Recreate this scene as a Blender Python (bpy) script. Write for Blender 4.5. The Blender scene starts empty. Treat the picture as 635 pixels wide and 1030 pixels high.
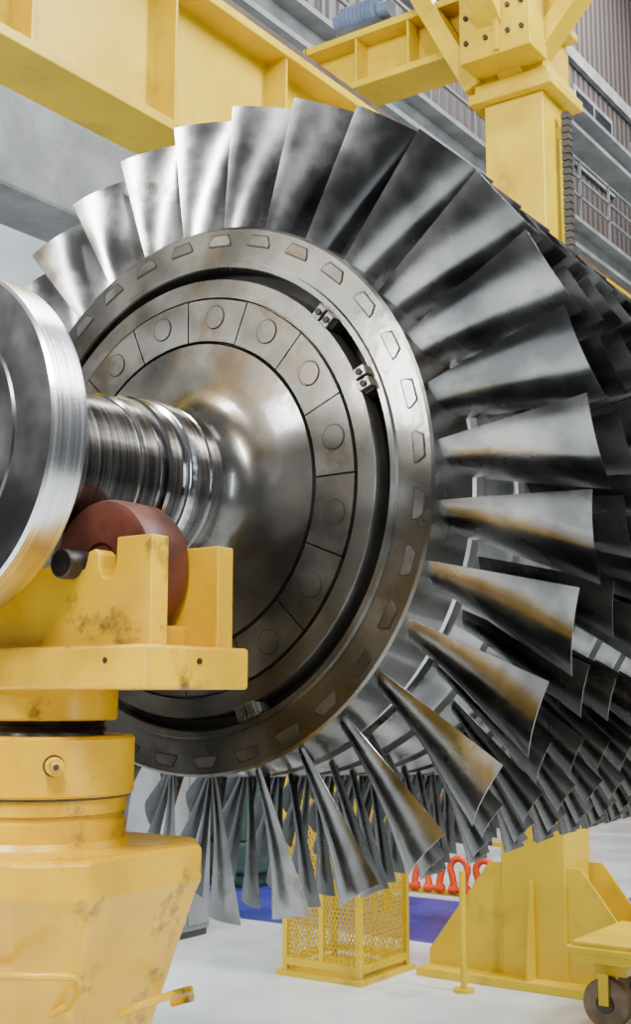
import bpy, bmesh, math, random
from math import sin, cos, pi, radians
from mathutils import Vector, Matrix
random.seed(7)
scene = bpy.context.scene
EYE = 1.95
AX = 2.55     # rotor axis height

# ------------------------------------------------------------ materials
def newmat(name):
    m = bpy.data.materials.new(name); m.use_nodes = True
    nt = m.node_tree
    b = nt.nodes['Principled BSDF']
    return m, nt, b

def noisy(name, c1, c2, metal=0.0, r1=0.3, r2=0.5, scale=4.0, detail=6, stretch=(1,1,1), bump=0.0, bscale=40, lo=0.4, hi=0.62, c3=None, s3=1.5, spec=None, coat=0, lo3=.56, hi3=.70):
    m, nt, b = newmat(name)
    N = nt.nodes; L = nt.links
    tc = N.new('ShaderNodeTexCoord'); mp = N.new('ShaderNodeMapping')
    mp.inputs['Scale'].default_value = stretch
    L.new(tc.outputs['Object'], mp.inputs['Vector'])
    n = N.new('ShaderNodeTexNoise'); n.inputs['Scale'].default_value = scale; n.inputs['Detail'].default_value = detail
    L.new(mp.outputs['Vector'], n.inputs['Vector'])
    cr = N.new('ShaderNodeValToRGB')
    cr.color_ramp.elements[0].position = lo; cr.color_ramp.elements[0].color = (*c1, 1)
    cr.color_ramp.elements[1].position = hi; cr.color_ramp.elements[1].color = (*c2, 1)
    L.new(n.outputs['Fac'], cr.inputs['Fac'])
    out = cr.outputs['Color']
    if c3:
        n3 = N.new('ShaderNodeTexNoise'); n3.inputs['Scale'].default_value = s3; n3.inputs['Detail'].default_value = 8
        n3.inputs['Roughness'].default_value = 0.7
        L.new(tc.outputs['Object'], n3.inputs['Vector'])
        r3 = N.new('ShaderNodeValToRGB'); r3.color_ramp.elements[0].position = lo3; r3.color_ramp.elements[0].color = (0,0,0,1)
        r3.color_ramp.elements[1].position = hi3; r3.color_ramp.elements[1].color = (1,1,1,1)
        L.new(n3.outputs['Fac'], r3.inputs['Fac'])
        mx = N.new('ShaderNodeMix'); mx.data_type = 'RGBA'
        L.new(r3.outputs['Color'], mx.inputs[0]); L.new(out, mx.inputs[6]); mx.inputs[7].default_value = (*c3, 1)
        out = mx.outputs[2]
    L.new(out, b.inputs['Base Color'])
    mr = N.new('ShaderNodeMapRange'); mr.inputs[1].default_value = 0.3; mr.inputs[2].default_value = 0.7
    mr.inputs[3].default_value = r1; mr.inputs[4].default_value = r2
    L.new(n.outputs['Fac'], mr.inputs[0]); L.new(mr.outputs[0], b.inputs['Roughness'])
    b.inputs['Metallic'].default_value = metal
    if coat: 
        b.inputs['Coat Weight'].default_value = coat; b.inputs['Coat Roughness'].default_value = 0.12
    if spec is not None: b.inputs['Specular IOR Level'].default_value = spec
    if bump > 0:
        nb = N.new('ShaderNodeTexNoise'); nb.inputs['Scale'].default_value = bscale; nb.inputs['Detail'].default_value = 4
        L.new(mp.outputs['Vector'], nb.inputs['Vector'])
        bp = N.new('ShaderNodeBump'); bp.inputs['Strength'].default_value = bump; bp.inputs['Distance'].default_value = 0.01
        L.new(nb.outputs['Fac'], bp.inputs['Height']); L.new(bp.outputs['Normal'], b.inputs['Normal'])
        if coat: L.new(bp.outputs['Normal'], b.inputs['Coat Normal'])
    return m

M_disc = noisy('oily_disc_steel', (0.062,0.060,0.052), (0.15,0.146,0.13), 0.9, 0.24, 0.40, 4, bump=0.09, bscale=14, c3=(0.085,0.060,0.032), s3=3.0, coat=0.6, lo=.36, hi=.66, lo3=.50, hi3=.66)
M_seg = noisy('segment_steel', (0.075,0.072,0.062), (0.15,0.146,0.13), 0.9, 0.26, 0.42, 6, bump=0.09, bscale=16, c3=(0.088,0.064,0.038), s3=4.0, coat=0.5, lo3=.50, hi3=.66)
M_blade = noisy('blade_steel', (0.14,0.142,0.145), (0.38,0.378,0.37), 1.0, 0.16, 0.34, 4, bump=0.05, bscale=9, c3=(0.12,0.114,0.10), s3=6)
M_blade_shade = noisy('shaded_blade_steel', (0.055,0.055,0.054), (0.15,0.149,0.146), 1.0, 0.18, 0.34, 4)  # same blade steel, darkened so the shadow on rear rows is in the colour
M_drum = noisy('drum_steel', (0.38,0.375,0.37), (0.58,0.575,0.56), 1.0, 0.25, 0.42, 6)
M_shaft = noisy('polished_shaft_steel', (0.20,0.20,0.205), (0.55,0.55,0.55), 1.0, 0.09, 0.20, 6, stretch=(0.3,14,0.3), bump=0.05, bscale=12)
M_flange = noisy('turned_flange_steel', (0.12,0.12,0.125), (0.25,0.25,0.255), 1.0, 0.18, 0.28, 5, bump=0.03, bscale=20)
M_rim = noisy('ground_rim_steel', (0.55,0.55,0.55), (0.75,0.75,0.74), 1.0, 0.18, 0.28, 6, stretch=(0.3,30,0.3))
M_dark = noisy('dark_gap_steel', (0.008,0.008,0.007), (0.02,0.018,0.016), 0.3, 0.5, 0.7, 10)
M_bolt = noisy('black_oxide_steel', (0.04,0.034,0.030), (0.08,0.068,0.06), 0.8, 0.35, 0.5, 12)
M_brown = noisy('flange_shade_brown', (0.05,0.03,0.022), (0.09,0.055,0.04), 0, 0.5, 0.7, 6)  # brown for the shading painted along the upper flange edge
M_yel = noisy('stand_yellow_paint', (0.56,0.305,0.0), (0.67,0.385,0.0), 0, 0.24, 0.40, 5, bump=0.03, bscale=25, c3=(0.11,0.06,0.008), s3=5.5, lo3=.565, hi3=.67)
M_yelB = noisy('crane_yellow_paint', (0.60,0.40,0.002), (0.68,0.465,0.004), 0, 0.32, 0.48, 2, c3=(0.42,0.27,0.008), s3=1.8)
M_red = noisy('rusty_red_roller', (0.045,0.013,0.008), (0.13,0.032,0.018), 0.1, 0.34, 0.55, 5, bump=0.05, c3=(0.04,0.022,0.014), s3=9, spec=.35)
M_grey = noisy('grey_steel_paint', (0.13,0.14,0.15), (0.20,0.21,0.22), 0, 0.5, 0.7, 3)
M_lgrey = noisy('light_grey_steel_paint', (0.20,0.215,0.225), (0.29,0.305,0.315), 0, 0.5, 0.7, 3)
M_dgrey = noisy('dark_grey_steel', (0.05,0.052,0.055), (0.10,0.10,0.11), 0.2, 0.5, 0.7, 3)
M_ceil = noisy('ceiling_sheet', (0.25,0.26,0.27), (0.33,0.34,0.35), 0, 0.5, 0.7, 3)
M_conc = noisy('concrete_beam', (0.15,0.16,0.165), (0.23,0.245,0.25), 0, 0.6, 0.8, 2.5, bump=0.1, c3=(0.11,0.115,0.12), s3=0.8)
M_floor = noisy('epoxy_floor', (0.56,0.60,0.61), (0.70,0.74,0.75), 0, 0.07, 0.17, 1.2, c3=(0.44,0.47,0.48), s3=0.8)
M_blue = noisy('blue_floor_paint', (0.03,0.03,0.22), (0.05,0.05,0.31), 0, 0.2, 0.35, 1.5)
M_orange = noisy('shackle_orange_paint', (0.80,0.065,0.004), (0.92,0.10,0.008), 0, 0.18, 0.3, 5)
M_rackor = noisy('rack_orange_paint', (0.60,0.14,0.015), (0.70,0.19,0.025), 0, 0.4, 0.5, 5)
M_green = noisy('machine_green', (0.015,0.04,0.03), (0.03,0.07,0.05), 0, 0.4, 0.6, 4)
M_rubber = noisy('black_rubber', (0.02,0.019,0.018), (0.05,0.043,0.037), 0, 0.5, 0.7, 8)
M_wheel = noisy('worn_cast_wheel', (0.12,0.08,0.045), (0.24,0.17,0.10), 0.2, 0.5, 0.7, 8)
M_bluep = noisy('blue_machine_paint', (0.08,0.12,0.20), (0.12,0.17,0.26), 0, 0.4, 0.6, 4)
M_white = noisy('white_panel', (0.52,0.58,0.62), (0.62,0.68,0.72), 0, 0.5, 0.6, 2)

def corrugated(name, c1, c2, scale, axis='Y'):
    m, nt, b = newmat(name); N = nt.nodes; L = nt.links
    tc = N.new('ShaderNodeTexCoord')
    w = N.new('ShaderNodeTexWave'); w.bands_direction = axis; w.inputs['Scale'].default_value = scale
    L.new(tc.outputs['Object'], w.inputs['Vector'])
    cr = N.new('ShaderNodeValToRGB'); cr.color_ramp.elements[0].color = (*c1,1); cr.color_ramp.elements[1].color = (*c2,1)
    L.new(w.outputs['Fac'], cr.inputs['Fac']); L.new(cr.outputs['Color'], b.inputs['Base Color'])
    bp = N.new('ShaderNodeBump'); bp.inputs['Strength'].default_value = 0.6; bp.inputs['Distance'].default_value = 0.05
    L.new(w.outputs['Fac'], bp.inputs['Height']); L.new(bp.outputs['Normal'], b.inputs['Normal'])
    b.inputs['Roughness'].default_value = 0.6
    return m
M_wall = corrugated('corrugated_wall', (0.10,0.095,0.09), (0.19,0.175,0.17), 1.6, 'Y')
M_clad = corrugated('maroon_cladding', (0.035,0.028,0.026), (0.085,0.070,0.066), 1.3, 'Y')
M_wallE = corrugated('corrugated_end_wall', (0.11,0.10,0.095), (0.20,0.18,0.175), 1.6, 'X')
M_win, _nt, _b = newmat('daylight_glazing')
_b.inputs['Base Color'].default_value = (.8,.88,.95,1); _b.inputs['Emission Color'].default_value = (.85,.93,1,1); _b.inputs['Emission Strength'].default_value = 0.9
M_glass = noisy('office_window_glass', (0.01,0.012,0.015), (0.03,0.035,0.04), 0, 0.08, 0.15, 1)

# ------------------------------------------------------------ helpers
def empty(name, loc=(0,0,0)):
    e = bpy.data.objects.new(name, None); e.location = loc; e.empty_display_size = 0.2
    scene.collection.objects.link(e); return e

def finish(bm, name, mat, parent=None, smooth=False, angle=None, bevel=0, recalc=True):
    if recalc: bmesh.ops.recalc_face_normals(bm, faces=bm.faces)
    me = bpy.data.meshes.new(name); bm.to_mesh(me); bm.free()
    if mat:
        for mm in (mat if isinstance(mat, (list, tuple)) else [mat]): me.materials.append(mm)
    ob = bpy.data.objects.new(name, me); scene.collection.objects.link(ob)
    if smooth:
        me.polygons.foreach_set('use_smooth', [True]*len(me.polygons))
        try: me.set_sharp_from_angle(angle=radians(angle or 35))
        except Exception: pass
    if bevel > 0:
        md = ob.modifiers.new('bevel', 'BEVEL'); md.width = bevel; md.segments = 2; md.limit_method = 'ANGLE'; md.angle_limit = radians(40)
    if parent:
        ob.parent = parent
        ob.matrix_parent_inverse = Matrix.Translation(parent.location).inverted()
    return ob

def add_box(bm, c, s, mtx=None):
    hx, hy, hz = s[0]/2, s[1]/2, s[2]/2
    vs = []
    for x in (-hx, hx):
        for y in (-hy, hy):
            for z in (-hz, hz):
                v = Vector((x, y, z))
                if mtx: v = mtx @ v
                vs.append(bm.verts.new(v + Vector(c)))
    for f in ((0,1,3,2),(4,6,7,5),(0,4,5,1),(2,3,7,6),(0,2,6,4),(1,5,7,3)):
        bm.faces.new([vs[i] for i in f])

def boxes(name, lst, mat, parent=None, bevel=0.0):
    bm = bmesh.new()
    for it in lst:
        if len(it) == 2: add_box(bm, it[0], it[1])
        else: add_box(bm, it[0], it[1], it[2])
    return finish(bm, name, mat, parent, bevel=bevel)

def bb(x0,x1,y0,y1,z0,z1):
    return (((x0+x1)/2,(y0+y1)/2,(z0+z1)/2),(abs(x1-x0),abs(y1-y0),abs(z1-z0)))

def add_cyl(bm, p0, p1, r0, r1=None, seg=24, caps=True):
    if r1 is None: r1 = r0
    p0 = Vector(p0); p1 = Vector(p1); d = (p1-p0).normalized()
    a = Vector((0,0,1)) if abs(d.z) < 0.9 else Vector((1,0,0))
    u = d.cross(a).normalized(); w = d.cross(u)
    A = []; B = []
    for i in range(seg):
        t = 2*pi*i/seg; o = u*cos(t)+w*sin(t)
        A.append(bm.verts.new(p0+o*r0)); B.append(bm.verts.new(p1+o*r1))
    for i in range(seg):
        j = (i+1) % seg
        bm.faces.new((A[i],A[j],B[j],B[i]))
    if caps:
        bm.faces.new(A[::-1]); bm.faces.new(B)

def cyls(name, lst, mat, parent=None, seg=24, bevel=0.0, angle=40):
    bm = bmesh.new()
    for it in lst: add_cyl(bm, *it, seg=seg)
    return finish(bm, name, mat, parent, smooth=True, angle=angle, bevel=bevel)

def lathe_y(name, prof, mat, parent, center=(0,0,AX), seg=128, smooth=True, angle=30):
    bm = bmesh.new(); rings = []
    for (y, r) in prof:
        if r < 1e-6:
            rings.append([bm.verts.new((center[0], center[1]+y, center[2]))])
        else:
            rings.append([bm.verts.new((center[0]+r*sin(2*pi*i/seg), center[1]+y, center[2]+r*cos(2*pi*i/seg))) for i in range(seg)])
    for a, b in zip(rings[:-1], rings[1:]):
        for i in range(seg):
            j = (i+1) % seg
            if len(a) == 1 and len(b) > 1: bm.faces.new((a[0], b[i], b[j]))
            elif len(b) == 1 and len(a) > 1: bm.faces.new((a[i], a[j], b[0]))
            elif len(a) > 1: bm.faces.new((a[i], a[j], b[j], b[i]))
    return finish(bm, name, mat, parent, smooth=smooth, angle=angle)

def lathe_z(name, prof, mat, parent, cx, cy, seg=64, angle=30):
    bm = bmesh.new(); rings = []
    for (z, r) in prof:
        if r < 1e-6: rings.append([bm.verts.new((cx, cy, z))])
        else: rings.append([bm.verts.new((cx+r*sin(2*pi*i/seg), cy+r*cos(2*pi*i/seg), z)) for i in range(seg)])
    for a, b in zip(rings[:-1], rings[1:]):
        for i in range(seg):
            j = (i+1) % seg
            if len(a) == 1: bm.faces.new((a[0], b[i], b[j]))
            elif len(b) == 1: bm.faces.new((a[i], a[j], b[0]))
            else: bm.faces.new((a[i], a[j], b[j], b[i]))
    return finish(bm, name, mat, parent, smooth=True, angle=angle)

def add_prism(bm, pts, d, fn):
    A = [bm.verts.new(fn(a, b, 0)) for a, b in pts]; B = [bm.verts.new(fn(a, b, d)) for a, b in pts]
    n = len(pts)
    bm.faces.new(A); bm.faces.new(B[::-1])
    for i in range(n):
        j = (i+1) % n
        bm.faces.new((A[i], B[i], B[j], A[j]))

# ------------------------------------------------------------ turbine rotor
rotor = empty('turbine_rotor', (0,0,AX))
lathe_y('coupling_flange', [(-0.965,0.0),(-0.965,0.16),(-0.975,0.165),(-0.975,0.30),(-0.97,0.305),(-0.97,0.42)], M_flange, rotor)
lathe_y('coupling_rim', [(-0.97,0.42),(-0.963,0.427),(-0.868,0.427),(-0.86,0.42),(-0.86,0.245),(-0.845,0.225)], M_rim, rotor)
sh = [(-0.845,0.225),(-0.82,0.218),(-0.46,0.218),(-0.455,0.226),(-0.40,0.226),(-0.395,0.212),(-0.375,0.212),(-0.37,0.232),(-0.362,0.238),(-0.325,0.238),(-0.318,0.23),
      (-0.30,0.23),(-0.295,0.242),(-0.288,0.246),(-0.215,0.246),(-0.208,0.238),(-0.20,0.238),(-0.198,0.244),(-0.155,0.244),(-0.148,0.238),(-0.145,0.222)]
lathe_y('shaft', sh, M_shaft, rotor)
lathe_y('front_disc_hub', [(-0.145,0.222),(-0.13,0.226),(-0.11,0.234),(-0.088,0.248),(-0.068,0.268),(-0.053,0.292),(-0.044,0.32),(-0.036,0.37),(-0.03,0.462),(-0.012,0.466),(-0.006,0.47),(-0.006,0.605)], M_disc, rotor)
lathe_y('retaining_ring', [(-0.006,0.605),(-0.022,0.609),(-0.022,0.664),(-0.014,0.668),(0.06,0.670)], M_disc, rotor)
lathe_y('groove', [(0.05,0.664),(0.05,0.71)], M_dark, rotor)  # near-black floor: the ring's shadow is put into the colour
lathe_y('rim_disc', [(0.055,0.702),(-0.004,0.702),(-0.010,0.706),(-0.010,0.722),(0.0,0.726),(0.0,0.828),(0.006,0.836),(0.20,0.845),(0.20,0.5)], M_disc, rotor)

NB = 32
PH0 = radians(6.8)
def radial(phi): return Vector((sin(phi),0,cos(phi))), Vector((cos(phi),0,-sin(phi)))
C0 = Vector((0,0,AX))
# dark joint backing seen between the segments
lathe_y('segment_joint_backing', [(-0.0075,0.4715),(-0.0075,0.603)], M_dark, rotor)
bm = bmesh.new(); bmp = bmesh.new(); bmd = bmesh.new()
NS = 16; off = radians(10.5)
for k in range(NS):
    pc = off + 2*pi*k/NS
    g = 0.0024
    a0 = pc - pi/NS; a1 = pc + pi/NS; n = 8
    pts = []
    for i in range(n+1):
        r = 0.473; a = a0 + (a1-a0)*i/n
        a = min(max(a, a0+g/r), a1-g/r); pts.append((r, a))
    for i in range(n, -1, -1):
        r = 0.601; a = a0 + (a1-a0)*i/n
        a = min(max(a, a0+g/r), a1-g/r); pts.append((r, a))
    inner = [bm.verts.new(C0+Vector((r*sin(a), -0.028, r*cos(a)))) for r,a in pts]
    back = [bm.verts.new(C0+Vector((r*sin(a), -0.006, r*cos(a)))) for r,a in pts]
    m_ = len(pts)
    for i in range(n):
        bm.faces.new((inner[i], inner[i+1], inner[2*n-i], inner[2*n+1-i]))
    for i in range(m_):
        j = (i+1) % m_
        bm.faces.new((inner[i], back[i], back[j], inner[j]))
    er, ec = radial(pc)
    c = C0 + er*0.545
    add_cyl(bmd, c+Vector((0,-0.0285,0)), c+Vector((0,-0.024,0)), 0.0378, seg=32)
    add_cyl(bmp, c+Vector((0,-0.031,0)), c+Vector((0,-0.024,0)), 0.0335, seg=32)
finish(bm, 'ring_segments', M_seg, rotor)
finish(bmd, 'plug_gaps', M_dark, rotor)
finish(bmp, 'balance_plugs', M_seg, rotor, smooth=True)
bmd = bmesh.new(); bmp = bmesh.new()
for k in range(NB):
    phi = PH0 + 2*pi*k/NB
    er, ec = radial(phi)
    def fn(yo):
        return lambda a, b, t: C0 + er*b + ec*a + Vector((0, yo+t, 0))
    for (bmx, e, y0) in ((bmd, 0.0040, -0.0015), (bmp, 0.0, -0.0030)):
        pts = [(-0.040-e,0.778-e),(-0.040-e,0.788),(-0.027-e,0.808+e),(0.027+e,0.808+e),(0.040+e,0.788),(0.040+e,0.778-e)]
        add_prism(bmx, pts, 0.006, fn(y0))
finish(bmd, 'dovetail_gaps', M_dark, rotor)
finish(bmp, 'blade_dovetails', M_seg, rotor)
bm = bmesh.new(); bmb = bmesh.new()
for ph in (47, 67, 160, 250, 290):
    phi = radians(ph); er, ec = radial(phi)
    rot = Matrix((ec, Vector((0,1,0)), er)).transposed()
    c = C0+er*0.684
    add_box(bm, c+Vector((0,-0.010,0))-ec*0.019, (0.032,0.05,0.042), rot)
    add_box(bm, c+Vector((0,-0.010,0))+ec*0.019, (0.032,0.05,0.042), rot)
    add_box(bm, c+Vector((0,0.005,0)), (0.085,0.05,0.03), rot)
    for s in (-1,1):
        q = c+ec*0.019*s
        add_cyl(bmb, q+Vector((0,-0.041,0)), q+Vector((0,-0.03,0)), 0.010, seg=6)
finish(bm, 'clamp_blocks', M_seg, rotor, bevel=0.003)
finish(bmb, 'clamp_bolts', M_dark, rotor)

NR = 15
prof = [(0.20,0.6),(0.20,0.838)]
ystep = 0.245
def hubR(j): return 0.838 + 0.011*j
def tipR(j): return 1.252 - 0.008*j if j < 7 else 1.196-0.004*(j-7)
def rowY(j): return 0.02 + ystep*j
for j in range(NR):
    y = rowY(j); h = hubR(j)
    if j > 0:
        prof += [(y-0.012,h-0.02),(y-0.008,h),(y+0.17,h+0.006),(y+0.175,h-0.02)]
    else:
        prof += [(0.205,0.80)]
prof += [(rowY(NR-1)+0.25, 0.98),(rowY(NR-1)+0.25,0.0)]
lathe_y('compressor_drum', prof, M_drum, rotor, seg=96)

def make_blade(bm, phi, y0, rh, rt, ax_r, cw_r, ax_t, cw_t, ns=9, nc=8, th=0.014, camber=0.11):
    er, ec = radial(phi); ey = Vector((0,1,0))
    rings = []
    for i in range(ns+1):
        s = i/ns
        r = rh + (rt-rh)*s
        e = s**0.95
        ax = ax_r+(ax_t-ax_r)*e; cw = cw_r+(cw_t-cw_r)*e
        yc = y0 + 0.5*ax_r + 0.012*s
        cc = 0.012*s
        c = math.hypot(ax, cw)
        tdir = (ey*ax + ec*cw)/c
        ndir = (-ec*ax + ey*cw)/c
        cam = camber*(1-0.4*s)*c
        thk = th*(1-0.75*s) 
        def P(t, side):
            x = t-0.5
            m = cam*(1-4*x*x)
            tk = thk*(math.sqrt(max(0,t))*2.2*(1-t)**0.8+0.06) 
            return C0 + er*r + ey*yc + ec*cc + tdir*(x*c) - ndir*(m-0.5*cam) + ndir*(side*tk*0.6)
        ring = []
        for k in range(nc+1): ring.append(bm.verts.new(P(k/nc, -1)))
        for k in range(nc, -1, -1): ring.append(bm.verts.new(P(k/nc, 1)))
        rings.append(ring)
    m_ = len(rings[0])
    for a, b in zip(rings[:-1], rings[1:]):
        for k in range(m_):
            l = (k+1) % m_
            bm.faces.new((a[k], a[l], b[l], b[k]))
    top = rings[-1]
    for k in range(nc):
        bm.faces.new((top[k], top[k+1], top[m_-2-k], top[m_-1-k]))

PHB = PH0 + radians(2.3)
for j in range(NR):
    bm = bmesh.new()
    n = [32,34,38,42,46,50,54,58,62,66,70,72,74,76,78][j]
    f = 32.0/n
    sc = 0.35+0.65*f
    for k in range(n):
        phi = PHB+2*pi*k/n + j*0.05
        if j == 0:
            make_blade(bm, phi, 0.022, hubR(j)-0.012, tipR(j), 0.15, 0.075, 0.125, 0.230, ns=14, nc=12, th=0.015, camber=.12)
        else:
            make_blade(bm, phi, rowY(j), hubR(j)-0.012, tipR(j), 0.13*sc, 0.07*sc, 0.11*sc, 0.165*sc, ns=7, nc=6, th=0.010)
    finish(bm, 'blade_row_%d' % (j+1), M_blade if j < 1 else M_blade_shade, rotor, smooth=True, angle=50)

# ------------------------------------------------------------ rotor support stand
SX, SY = 0.0, -0.58
stand = empty('rotor_support_stand', (SX,SY,0))
half = [(.5,2.06),(.5,2.32),(.39,2.32),(.388,2.255),(.378,2.232),(.36,2.222),(.342,2.23),(.335,2.25),(.332,2.285),(.318,2.297),(.298,2.292),(.292,2.27),(.285,2.25),(.20,2.245),(.185,2.27),(.10,2.255),(.05,2.21)]
poly = half + [(-x, z) for x, z in half[::-1]]
bm = bmesh.new()
add_prism(bm, poly, 0.06, lambda a,b,t: Vector((a, -0.725+t, b)))
finish(bm, 'front_lug_plate', M_yel, stand, bevel=0.004)
half2 = [(.5,2.06),(.5,2.315),(.36,2.315),(.30,2.25),(.18,2.25),(.10,2.18)]
poly = half2 + [(-x, z) for x, z in half2[::-1]]
bm = bmesh.new()
add_prism(bm, poly, 0.06, lambda a,b,t: Vector((a, -0.485+t, b)))
finish(bm, 'rear_lug_plate', M_yel, stand, bevel=0.004)
boxes('cradle_base_plate', [bb(-.54,.54,-.785,-.41,1.965,2.065)], M_yel, stand, bevel=0.008)
boxes('cradle_ribs', [bb(-.4,-.34,-.665,-.485,2.06,2.12), bb(.34,.40,-.665,-.485,2.06,2.12), bb(-.03,.03,-.665,-.485,2.06,2.16)], M_yel, stand, bevel=0.004)
for i, s in enumerate((1,-1)):
    cx = 0.265*s; cz = 2.268
    lathe_y('roller_%d' % (i+1), [(-.648,0.0),(-.648,.05),(-.655,.055),(-.655,.145),(-.648,.158),(-.63,.164),(-.52,.164),(-.505,.158),(-.492,.145),(-.492,0.0)], M_red, stand, center=(cx,0,cz), seg=64)
    cyls('roller_axle_%d' % (i+1), [((0.245*s,-.765,cz-0.005),(0.245*s,-.43,cz-0.005),.036)], M_bolt, stand, seg=32, bevel=0.004)
cyls('plate_holes', [((.42,-.7865,2.03),(.42,-.77,2.03),.007),((.05,-.7865,2.03),(.05,-.77,2.03),.016),((.5455,-.60,2.03),(.53,-.60,2.03),.007)], M_dark, stand, seg=16)
lathe_z('upper_neck', [(1.975,0),(1.975,.17),(1.895,.17),(1.89,.166),(1.89,0)], M_yel, stand, SX+0.03, SY)
lathe_z('jack_screw', [(1.89,.135),(1.885,.14),(1.88,.135),(1.875,.14),(1.87,.135),(1.865,.14),(1.86,.135),(1.84,.14)], M_bolt, stand, SX+0.03, SY)
lathe_z('upper_collar', [(1.852,0),(1.852,.215),(1.845,.222),(1.712,.222),(1.705,.215),(1.705,.0)], M_yel, stand, SX+0.02, SY)
lathe_z('lower_collar', [(1.705,.200),(1.70,.205),(1.665,.205),(1.66,.195),(1.65,.195),(1.645,.205),(1.60,.205),(1.585,.215),(1.585,0)], M_yel, stand, SX+0.02, SY)
lathe_z('collar_grease', [(1.708,.10),(1.708,.2165),(1.703,.216),(1.700,.2055)], M_bolt, stand, SX+0.02, SY)
bx, by = SX+.02, SY
cyls('collar_lock_bolt', [((bx+.22*.78,by-.22*.62,1.785),(bx+.27*.78,by-.27*.62,1.785),.022),((bx+.265*.78,by-.265*.62,1.785),(bx+.285*.78,by-.285*.62,1.785),.012)], M_yel, stand, seg=24, bevel=0.003)
cyls('lock_bolt_hole', [((bx+.283*.78,by-.283*.62,1.785),(bx+.288*.78,by-.288*.62,1.785),.007),((bx+.215*.78,by-.215*.62,1.785),(bx+.2235*.78,by-.2235*.62,1.785),.026)], M_bolt, stand, seg=24)
def octo(hx, hy, ch, z): 
    return [(SX+a, SY+b, z) for a,b in ((hx-ch,-hy),(hx,-hy+ch),(hx,hy-ch),(hx-ch,hy),(-hx+ch,hy),(-hx,hy-ch),(-hx,-hy+ch),(-hx+ch,-hy))]
bm = bmesh.new(); rings = []
for (hx,hy,ch,z) in ((.37,.30,.12,1.585),(.38,.31,.12,1.578),(.38,.31,.12,1.50),(.37,.30,.12,1.47),(.27,.22,.08,1.16),(.27,.22,.08,1.12),(.40,.34,.07,0.75),(.62,.50,.07,0.12)):
    rings.append([bm.verts.new(p) for p in octo(hx,hy,ch,z)])
bm.faces.new(rings[0]); bm.faces.new(rings[-1][::-1])
for a,b in zip(rings[:-1],rings[1:]):
    for i in range(8):
        bm.faces.new((a[i],a[(i+1)%8],b[(i+1)%8],b[i]))
finish(bm, 'pedestal', M_yel, stand, bevel=0.006)
boxes('foot_plate', [bb(SX-.72,SX+.72,SY-.6,SY+.6,0,0.12)], M_yel, stand, bevel=0.01)
def tube(name, pts, r, mat, parent, cyclic=False, res=4):
    cu = bpy.data.curves.new(name, 'CURVE'); cu.dimensions = '3D'; cu.bevel_depth = r; cu.bevel_resolution = res; cu.use_fill_caps = True
    sp = cu.splines.new('POLY'); sp.points.add(len(pts)-1)
    for p, q in zip(sp.points, pts): p.co = (*q, 1)
    sp.use_cyclic_u = cyclic
    ob = bpy.data.objects.new(name, cu); scene.collection.objects.link(ob)
    dg = bpy.context.evaluated_depsgraph_get()
    me = bpy.data.meshes.new_from_object(ob.evaluated_get(dg))
    me.materials.clear(); me.materials.append(mat)
    me.polygons.foreach_set('use_smooth', [True]*len(me.polygons))
    bpy.data.objects.remove(ob)
    o2 = bpy.data.objects.new(name, me); scene.collection.objects.link(o2)
    if parent:
        o2.parent = parent; o2.matrix_parent_inverse = Matrix.Translation(parent.location).inverted()
    return o2
tube('front_handle', [(.10,-.86,1.335),(.24,-.90,1.345),(.40,-.86,1.355),(.415,-.84,1.35),(.40,-.82,1.32),(.33,-.78,1.27),(.26,-.76,1.24)], .009, M_yel, stand)
tube('side_handle', [(.33,-.62,1.22),(.37,-.62,1.24),(.39,-.58,1.25),(.39,-.44,1.25),(.36,-.40,1.22),(.30,-.40,1.2)], .010, M_yel, stand)

# ------------------------------------------------------------ building
WH = 24
boxes('floor', [bb(-9.3,9,-8,28,-0.1,0)], M_floor)
boxes('floor_marking_blue', [bb(-9,-2.2,6.1,8.0,0.0,0.004), bb(-2.2,4,8.2,9.5,0.0,0.004)], M_blue)
boxes('wall_left', [bb(-9.3,-9,-8,28,0,WH)], M_wall)
boxes('wall_end', [bb(-9.3,9,28,28.3,0,WH)], M_wallE)
boxes('ceiling', [bb(-9.3,9,5,28.3,WH,WH+.2)], M_ceil)
wp = []
for i in range(12):
    y = -6+i*2.8
    wp.append(bb(-8.99,-8.9,y,y+2.7,0,10.2 if i < 6 else 4.2))
boxes('trim_1', wp, M_white, bevel=0.02)
for i in range(4):
    y0 = 12.5+i*3.8
    wdw = empty('window_%d' % (i+1), (-8.95, y0+1.6, 16.5))
    boxes('glazing', [bb(-8.98,-8.95,y0,y0+3.2,15.2,17.8)], M_win, wdw)
    boxes('mullions', [bb(-8.96,-8.88,y0+.8*q-.04,y0+.8*q+.04,15.2,17.8) for q in range(5)]+[bb(-8.96,-8.88,y0,y0+3.2,z-.05,z+.05) for z in (15.2,16.5,17.8)], M_dgrey, wdw)
for i in range(7):
    y = -5.5+i*5.2
    c = boxes('building_column' if i == 0 else 'building_column.%03d' % i, [bb(-8.9,-8.5,y-.02,y+.02,0,WH-.1), bb(-8.9,-8.86,y-.2,y+.2,0,WH-.1), bb(-8.54,-8.5,y-.2,y+.2,0,WH-.1)], M_grey)

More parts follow.
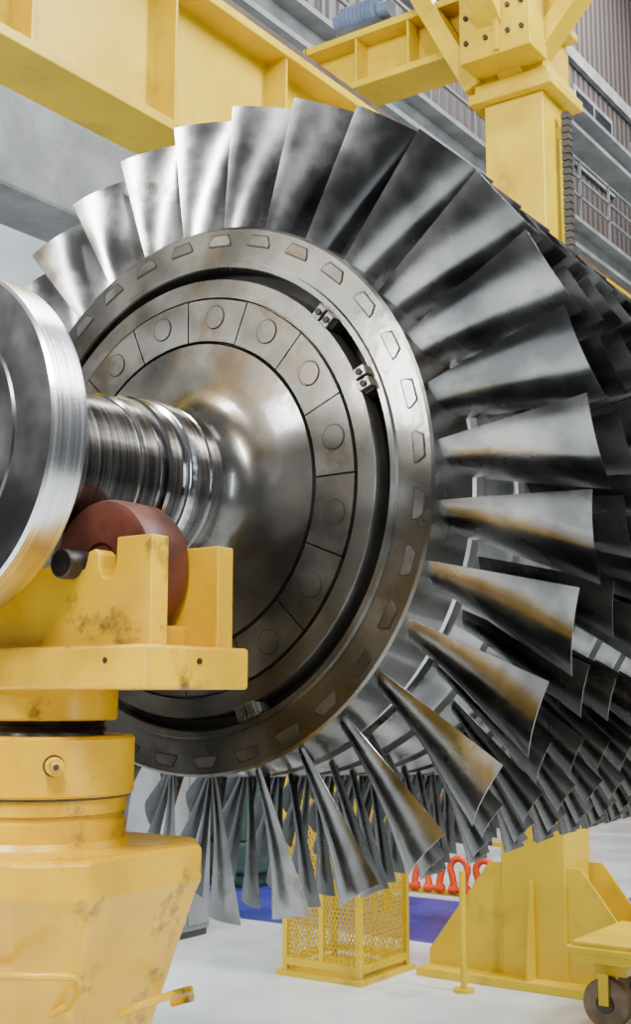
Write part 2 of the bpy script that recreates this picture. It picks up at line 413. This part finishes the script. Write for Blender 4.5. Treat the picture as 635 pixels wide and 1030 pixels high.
gir = empty('crane_runway_girder', (-2.1,8,5.5))
L0, L1 = -4, 27
boxes('web', [bb(-2.14,-2.11,L0,L1,5.1,6.0)], M_yelB, gir)
boxes('flanges', [bb(-2.32,-1.93,L0,L1,5.06,5.12), bb(-2.32,-1.93,L0,L1,5.98,6.04)], M_yelB, gir, bevel=0.006)
boxes('stiffeners', [bb(-2.11,-1.95,y,y+.02,5.12,5.98) for y in [(-3.2+1.05*i) for i in range(28)]], M_yelB, gir)
boxes('rail', [bb(-2.17,-2.08,L0,L1,6.04,6.16)], M_bolt, gir)
boxes('flange_shade_strip', [bb(-1.97,-1.935,L0,L1,6.04,6.085)], M_brown, gir)  # thin brown strip modelled in place of shading at the upper flange edge
boxes('concrete_beam', [bb(-4.6,-4.0,-7,7,5.45,7.0)], M_conc, None, bevel=0.03)
boxes('grey_roof_girder', [bb(-5.0,-4.97,-6,27,10.9,11.25), bb(-5.2,-4.75,-6,27,10.85,10.92), bb(-5.2,-4.75,-6,27,11.25,11.32)], M_lgrey)
gal = empty('upper_gallery', (-5.6,15,9.2))
boxes('walkway_beam', [bb(-5.0,-4.97,4,27,8.9,9.3), bb(-5.95,-4.75,4,27,9.3,9.37), bb(-5.2,-4.75,4,27,8.85,8.92)], M_lgrey, gal)
boxes('railing', [bb(-4.82,-4.78,4,27,z,z+.04) for z in (9.75,10.05,10.35)]+[bb(-4.82,-4.78,4+1.2*i,4.04+1.2*i,9.37,10.38) for i in range(20)], M_grey, gal)
boxes('cladding_panel', [bb(-6.1,-6.0,5,27,9.2,16.5)], M_clad, gal)
boxes('window_frames', [bb(-6.0,-5.95,y,y+1.9,z,z+1.6) for y in (11.5,14.5,17.5,20.5,23.5) for z in (11.6,)], M_grey, gal)
boxes('window_panes', [bb(-5.96,-5.94,y+.1+.9*q,y+.9+.9*q,11.7,13.1) for y in (11.5,14.5,17.5,20.5,23.5) for q in (0,1)], M_glass, gal)
boxes('fascia', [bb(-6.15,-5.9,5,27,13.6,13.85)], M_lgrey, gal)

# ------------------------------------------------------------ yellow support column with bracket
cx, cy = -1.36, 5.4
col = empty('crane_support_column', (cx,cy,0))
boxes('post', [bb(cx-.24,cx+.24,cy-.22,cy+.22,0.05,6.4)], M_yelB, col, bevel=0.01)
boxes('base_plate', [bb(cx-.85,cx+.85,cy-.36,cy+.36,0.0,0.06)], M_yelB, col, bevel=0.005)
bm = bmesh.new()
for s in (-1,1):
    for yo in (-0.2,0.18):
        add_prism(bm, [(cx+s*.24,.06),(cx+s*.83,.06),(cx+s*.83,.16),(cx+s*.34,.80),(cx+s*.24,.80)], 0.02, lambda a,b,t: Vector((a, cy+yo+t, b)))
for s in (-1,1):
    add_prism(bm, [(cy+s*.22,.06),(cy+s*.34,.06),(cy+s*.34,.12),(cy+s*.26,.70),(cy+s*.22,.70)], 0.02, lambda a,b,t: Vector((cx-.01+t, a, b)))
finish(bm, 'base_gussets', M_yelB, col)
boxes('cap_plate', [bb(cx-.34,cx+.34,cy-.30,cy+.30,6.4,6.48)], M_yelB, col, bevel=0.006)
zb = 6.92
boxes('cross_beam', [bb(-3.3,-1.0,cy-.02,cy+.02,zb+.06,zb+.44), bb(-3.3,-1.0,cy-.2,cy+.2,zb,zb+.06), bb(-3.3,-1.0,cy-.2,cy+.2,zb+.44,zb+.5), bb(-3.32,-3.28,cy-.2,cy+.2,zb,zb+.5)]
      + [bb(x,x+.02,cy-.19,cy+.19,zb+.06,zb+.44) for x in (-2.8,-2.3)], M_yelB, col, bevel=0.004)
boxes('cross_beam_saddle', [bb(cx-.3,cx+.3,cy-.26,cy+.26,6.48,6.56), bb(cx-.26,cx+.26,cy-.24,cy+.24,6.56,8.1)], M_yelB, col, bevel=0.006)
def beam_between(bm, p0, p1, w, h):
    p0 = Vector(p0); p1 = Vector(p1); d = (p1-p0); L = d.length; d.normalize()
    a = Vector((0,0,1)) if abs(d.z) < 0.95 else Vector((0,1,0))
    u = d.cross(a).normalized(); v = u.cross(d)
    rot = Matrix((u, d, v)).transposed()
    add_box(bm, (p0+p1)/2, (w, L, h), rot)
bm = bmesh.new()
beam_between(bm, (cx,5.2,6.6), (cx-.1,3.2,8.4), .2, .12)
beam_between(bm, (cx-.3,5.2,6.55), (cx-1.1,5.2,8.1), .2, .14)
beam_between(bm, (cx+.2,5.2,6.7), (cx+1.3,5.2,7.9), .2, .14)
beam_between(bm, (cx-.2,5.4,5.7), (-2.1,5.4,5.7), .2, .2)
finish(bm, 'braces', M_yelB, col, bevel=0.004)
boxes('bracket_box', [bb(cx-.1,cx+1.3,4.9,5.15,7.5,7.75), bb(cx-.27,cx+.30,4.85,5.15,6.6,7.6)], M_yelB, col, bevel=0.006)
boxes('bracket_splice_plate', [bb(cx+.02,cx+.06,4.82,4.86,6.62,7.58), bb(cx-.22,cx+.25,4.835,4.86,7.28,7.33)], M_yelB, col, bevel=0.004)
bm = bmesh.new()
for zz in (6.75,6.95,7.15,7.42):
    for xx in (cx-.21,cx-.05,cx+.13,cx+.24):
        add_cyl(bm, (xx,4.83,zz),(xx,4.86,zz), .020, seg=6)
finish(bm, 'bracket_bolts', M_bolt, col)
zm = zb+.66
cyls('hoist_motor', [((-2.95,5.3,zm),(-2.6,5.3,zm),.12),((-2.6,5.3,zm),(-2.5,5.3,zm),.07),((-3.02,5.3,zm),(-2.95,5.3,zm),.09)] + [((-2.93+.04*i,5.3,zm),(-2.92+.04*i,5.3,zm),.13) for i in range(8)], M_bluep, col, seg=20)
boxes('motor_foot', [bb(-2.98,-2.55,5.2,5.4,zb+.5,zb+.56)], M_dgrey, col)
ch = bmesh.new()
for i in range(42):
    z = 4.0+i*0.055
    add_box(ch, (cx+.32, cy+.02, z), (.06,.07,.042))
    add_box(ch, (cx+.32, cy+.02, z+.027), (.045,.05,.02))
finish(ch, 'cable_chain', M_rubber, col)
boxes('chain_bracket', [bb(cx+.2,cx+.33,cy+.03,cy+.05,4.4,4.5), bb(cx+.2,cx+.33,cy+.03,cy+.05,6.1,6.2)], M_yelB, col)

# ------------------------------------------------------------ mesh cage
kx, ky = -2.68, 4.86
cage = empty('mesh_safety_cage', (kx,ky,0))
w = .31; H = 1.75
lst = []
for sx in (-1,1):
    for sy in (-1,1):
        lst.append(bb(kx+sx*w-.02,kx+sx*w+.02,ky+sy*w-.02,ky+sy*w+.02,0.03,H))
for z in (0.10,H):
    for s in (-1,1):
        lst.append(bb(kx-w,kx+w,ky+s*w-.019,ky+s*w+.019,z-.03,z+.02))
        lst.append(bb(kx+s*w-.019,kx+s*w+.019,ky-w,ky+w,z-.03,z+.02))
lst.append(bb(kx-.02,kx+.02,ky-w-.015,ky-w+.015,.1,H))
boxes('frame', lst, M_yelB, cage, bevel=0.003)
boxes('base', [bb(kx-.36,kx+.36,ky-.36,ky+.36,0,0.035)], M_yelB, cage)
bm = bmesh.new()
def wire(p0,p1): beam_between(bm, p0, p1, .0055, .0055)
def clipline(c, slope):
    pts=[]
    for a in (-w,w):
        z=c+slope*a
        if .1<=z<=H: pts.append((a,z))
    for z in (.1,H):
        a=(z-c)/slope
        if -w<a<w: pts.append((a,z))
    return pts[:2] if len(pts)>=2 else None
c = -0.6
while c < 2.5:
    for sl in (1.9,-1.9):
        p = clipline(c, sl)
        if p:
            (a0,z0),(a1,z1) = p
            for s in (-1,1):
                wire((kx+a0,ky+s*w,z0),(kx+a1,ky+s*w,z1))
                wire((kx+s*w,ky+a0,z0),(kx+s*w,ky+a1,z1))
    c += 0.062
finish(bm, 'wire_mesh', M_yelB, cage)

# ------------------------------------------------------------ barrier post
px, py = -1.70, 4.80
post = empty('barrier_post', (px,py,0))
cyls('pole', [((px,py,0.02),(px,py,.78),.022)], M_yelB, post, seg=16)
cyls('foot', [((px,py,0.0),(px,py,.02),.07)], M_yelB, post, seg=24)

# ------------------------------------------------------------ shackle rack
rack = empty('lifting_shackle_rack', (-3.0,7.0,0))
boxes('rack_frame', [bb(-3.75,-3.70,7.08,7.13,0,.70), bb(-2.2,-2.15,7.08,7.13,0,.70), bb(-3.75,-2.15,7.08,7.13,.66,.70), bb(-3.75,-2.15,7.0,7.13,.22,.26)], M_yelB, rack, bevel=0.003)
for i in range(5):
    x = -3.42+i*0.25; y = 7.0; z0 = .25
    pts = [(x-.055,y,z0+.02)]
    pts += [(x-.055,y,z0+.08)]
    for k in range(13):
        t = radians(-35 + 250*k/12)
        pts.append((x-.085*cos(t), y, z0+.205+.09*sin(t)))
    pts += [(x+.055,y,z0+.08),(x+.055,y,z0+.02)]
    tube('shackle_bow_%d' % (i+1), pts, .031, M_orange, rack)
    cyls('shackle_pin_%d' % (i+1), [((x-.10,y,z0+.03),(x+.10,y,z0+.03),.022),((x-.09,y,z0+.03),(x-.03,y,z0+.03),.042),((x+.03,y,z0+.03),(x+.09,y,z0+.03),.042)], M_orange, rack, seg=16)

# ------------------------------------------------------------ yellow cart
ox = .26; oy = .18
cart = empty('transport_cart', (.2+ox,4.6+oy,0))
boxes('deck', [bb(-1.0+ox,1.2+ox,4.2+oy,5.0+oy,.38,.50)], M_yelB, cart, bevel=0.01)
boxes('deck_trim', [bb(-1.03+ox,1.23+ox,4.17+oy,5.03+oy,.44,.47), bb(-.9+ox,-.7+ox,4.3+oy,4.9+oy,.30,.38), bb(.9+ox,1.1+ox,4.3+oy,4.9+oy,.30,.38)], M_yelB, cart, bevel=0.004)
for i,(x,y) in enumerate(((-.82,4.3),(-.82,4.85),(1.0,4.3),(1.0,4.85))):
    x += ox; y += oy
    cyls('wheel_%d' % (i+1), [((x,y-.04,.145),(x,y+.04,.145),.145)], M_wheel, cart, seg=32, bevel=0.012)
    cyls('wheel_hub_%d' % (i+1), [((x,y-.055,.145),(x,y+.055,.145),.055)], M_bolt, cart, seg=20)
    boxes('fork_%d' % (i+1), [bb(x-.03,x+.03,y-.07,y-.055,.14,.32), bb(x-.03,x+.03,y+.055,y+.07,.14,.32)], M_yelB, cart)

# ------------------------------------------------------------ background equipment
def storage_rack(name, x, y, wx, wy, h, mat, items=True):
    e = empty(name, (x,y,0)); l = []
    for sx in (-1,1):
        for sy in (-1,1):
            l.append(bb(x+sx*wx/2-.04,x+sx*wx/2+.04,y+sy*wy/2-.04,y+sy*wy/2+.04,0,h))
    z = 0.25
    zs = []
    while z < h:
        for sx in (-1,1): l.append(bb(x+sx*wx/2-.03,x+sx*wx/2+.03,y-wy/2,y+wy/2,z-.05,z+.05))
        l.append(bb(x-wx/2,x+wx/2,y-wy/2,y+wy/2,z+.05,z+.07)); zs.append(z+.07); z += 0.75
    boxes('frame', l, mat, e)
    if items:
        random.seed(len(name)*7+int(abs(y)*10))
        for q,mm in enumerate((M_green, M_bluep, M_grey, M_dgrey)):
            ll = []
            for zz in zs:
                for t in range(3):
                    if random.random() < .6:
                        yy = y-wy/2+.2+random.random()*(wy-.6); hh = .15+random.random()*.35
                        ll.append(bb(x-wx*.35,x+wx*.3,yy,yy+.25+random.random()*.3,zz,zz+hh))
            if ll: boxes('crates_%d' % (q+1), ll, mm, e, bevel=0.01)
    return e
storage_rack('storage_rack', -7.4, 9.5, 0.9, 2.6, 2.4, M_yelB)
storage_rack('storage_rack.001', -7.4, 12.8, 0.9, 2.6, 2.4, M_rackor)
storage_rack('storage_rack.002', -7.4, 17, 0.9, 3.5, 2.4, M_rackor)
storage_rack('storage_rack.003', -6.0, 21, 0.9, 5, 2.4, M_rackor)
mach = empty('green_lathe_machine', (-6.0,8.3,0))
boxes('bed', [bb(-6.5,-5.5,7.4,9.4,.15,.45), bb(-6.4,-5.6,7.5,8.0,0,.15), bb(-6.4,-5.6,8.8,9.3,0,.15), bb(-6.4,-5.7,7.5,8.1,.45,1.15), bb(-6.3,-5.8,8.9,9.3,.45,.95)], M_green, mach, bevel=0.03)
boxes('slide', [bb(-6.3,-5.6,8.3,8.7,.45,.7), bb(-6.2,-5.8,7.4,9.4,.45,.52)], M_bolt, mach, bevel=0.02)
cyls('chuck', [((-6.05,8.1,.85),(-6.05,8.25,.85),.18),((-6.05,8.25,.85),(-6.05,8.9,.85),.05)], M_drum, mach)
cab = empty('control_cabinet', (-4.65,5.1,0))
q0, q1 = .2, .8
boxes('body', [bb(-5.1+q0,-4.6+q0,4.0+q1,4.6+q1,0.05,2.2)], M_lgrey, cab, bevel=0.02)
boxes('plinth', [bb(-5.08+q0,-4.62+q0,4.02+q1,4.58+q1,0,0.05)], M_dgrey, cab)
boxes('doors', [bb(-4.6+q0,-4.585+q0,4.03+q1,4.29+q1,.1,2.15), bb(-4.6+q0,-4.585+q0,4.31+q1,4.57+q1,.1,2.15)], M_lgrey, cab, bevel=0.004)

# ------------------------------------------------------------ lights
def area(name, loc, target, sx, sy, power, color=(1,1,1)):
    ld = bpy.data.lights.new(name, 'AREA'); ld.shape = 'RECTANGLE'; ld.size = sx; ld.size_y = sy; ld.energy = power; ld.color = color
    o = bpy.data.objects.new(name, ld); scene.collection.objects.link(o); o.location = loc
    d = Vector(target)-Vector(loc); o.rotation_euler = d.to_track_quat('-Z','Y').to_euler()
    return o
area('high_bay_light', (4.5,-5.5,8.5), (0,0,2.5), .9, 3, 1250, (1,.985,.965))
area('high_bay_light.001', (-2.5,-6,9), (-0.5,0,2.5), .9, 3, 1050, (1,.985,.965))
area('high_bay_light.002', (5.5,5,10), (0,3,1.5), 1.2, 5, 1700, (.95,.98,1))
area('high_bay_light.003', (-4.5,9,16), (-5,9,0), 3, 8, 2300, (1,.99,.97))
area('high_bay_light.004', (-2,18,17), (-4,17,5), 3, 8, 2900, (1,.99,.97))
area('side_highlight_strip', (6.5,-1,3.5), (0,0.5,2.4), .4, 3, 170, (.75,.85,1))  # added low side strip, gives the rotor metal highlights
area('overhead_highlight_strip', (1.5,1.5,11), (0.6,1.5,2.5), .5, 4, 500, (.85,.92,1))  # added narrow strip above the rotor, for blade highlights
area('disc_highlight_lamp', (-3.3,-6.75,4.85), (0.74,0,2.8), .35, .9, 240, (1,.99,.97))  # added lamp, aimed to mirror a highlight off the disc's upper right rim

wd = bpy.data.worlds.new('hall_ambient'); scene.world = wd; wd.use_nodes = True
nt = wd.node_tree; bg = nt.nodes['Background']
tc = nt.nodes.new('ShaderNodeTexCoord'); sp = nt.nodes.new('ShaderNodeSeparateXYZ'); cr = nt.nodes.new('ShaderNodeValToRGB')
nt.links.new(tc.outputs['Generated'], sp.inputs[0]); nt.links.new(sp.outputs['Z'], cr.inputs['Fac'])
cr.color_ramp.elements[0].position = 0.0; cr.color_ramp.elements[0].color = (.19,.20,.21,1)
cr.color_ramp.elements[1].position = 0.8; cr.color_ramp.elements[1].color = (.80,.82,.85,1)
nt.links.new(cr.outputs['Color'], bg.inputs['Color']); bg.inputs['Strength'].default_value = 0.58

# ------------------------------------------------------------ camera
cd = bpy.data.cameras.new('camera'); cam = bpy.data.objects.new('camera', cd); scene.collection.objects.link(cam)
cam.location = (2.421,-2.812,EYE); cam.rotation_euler = (radians(98.49),0,radians(35))
cd.sensor_width = 36; cd.lens = 43.34; cd.clip_end = 200
scene.camera = cam
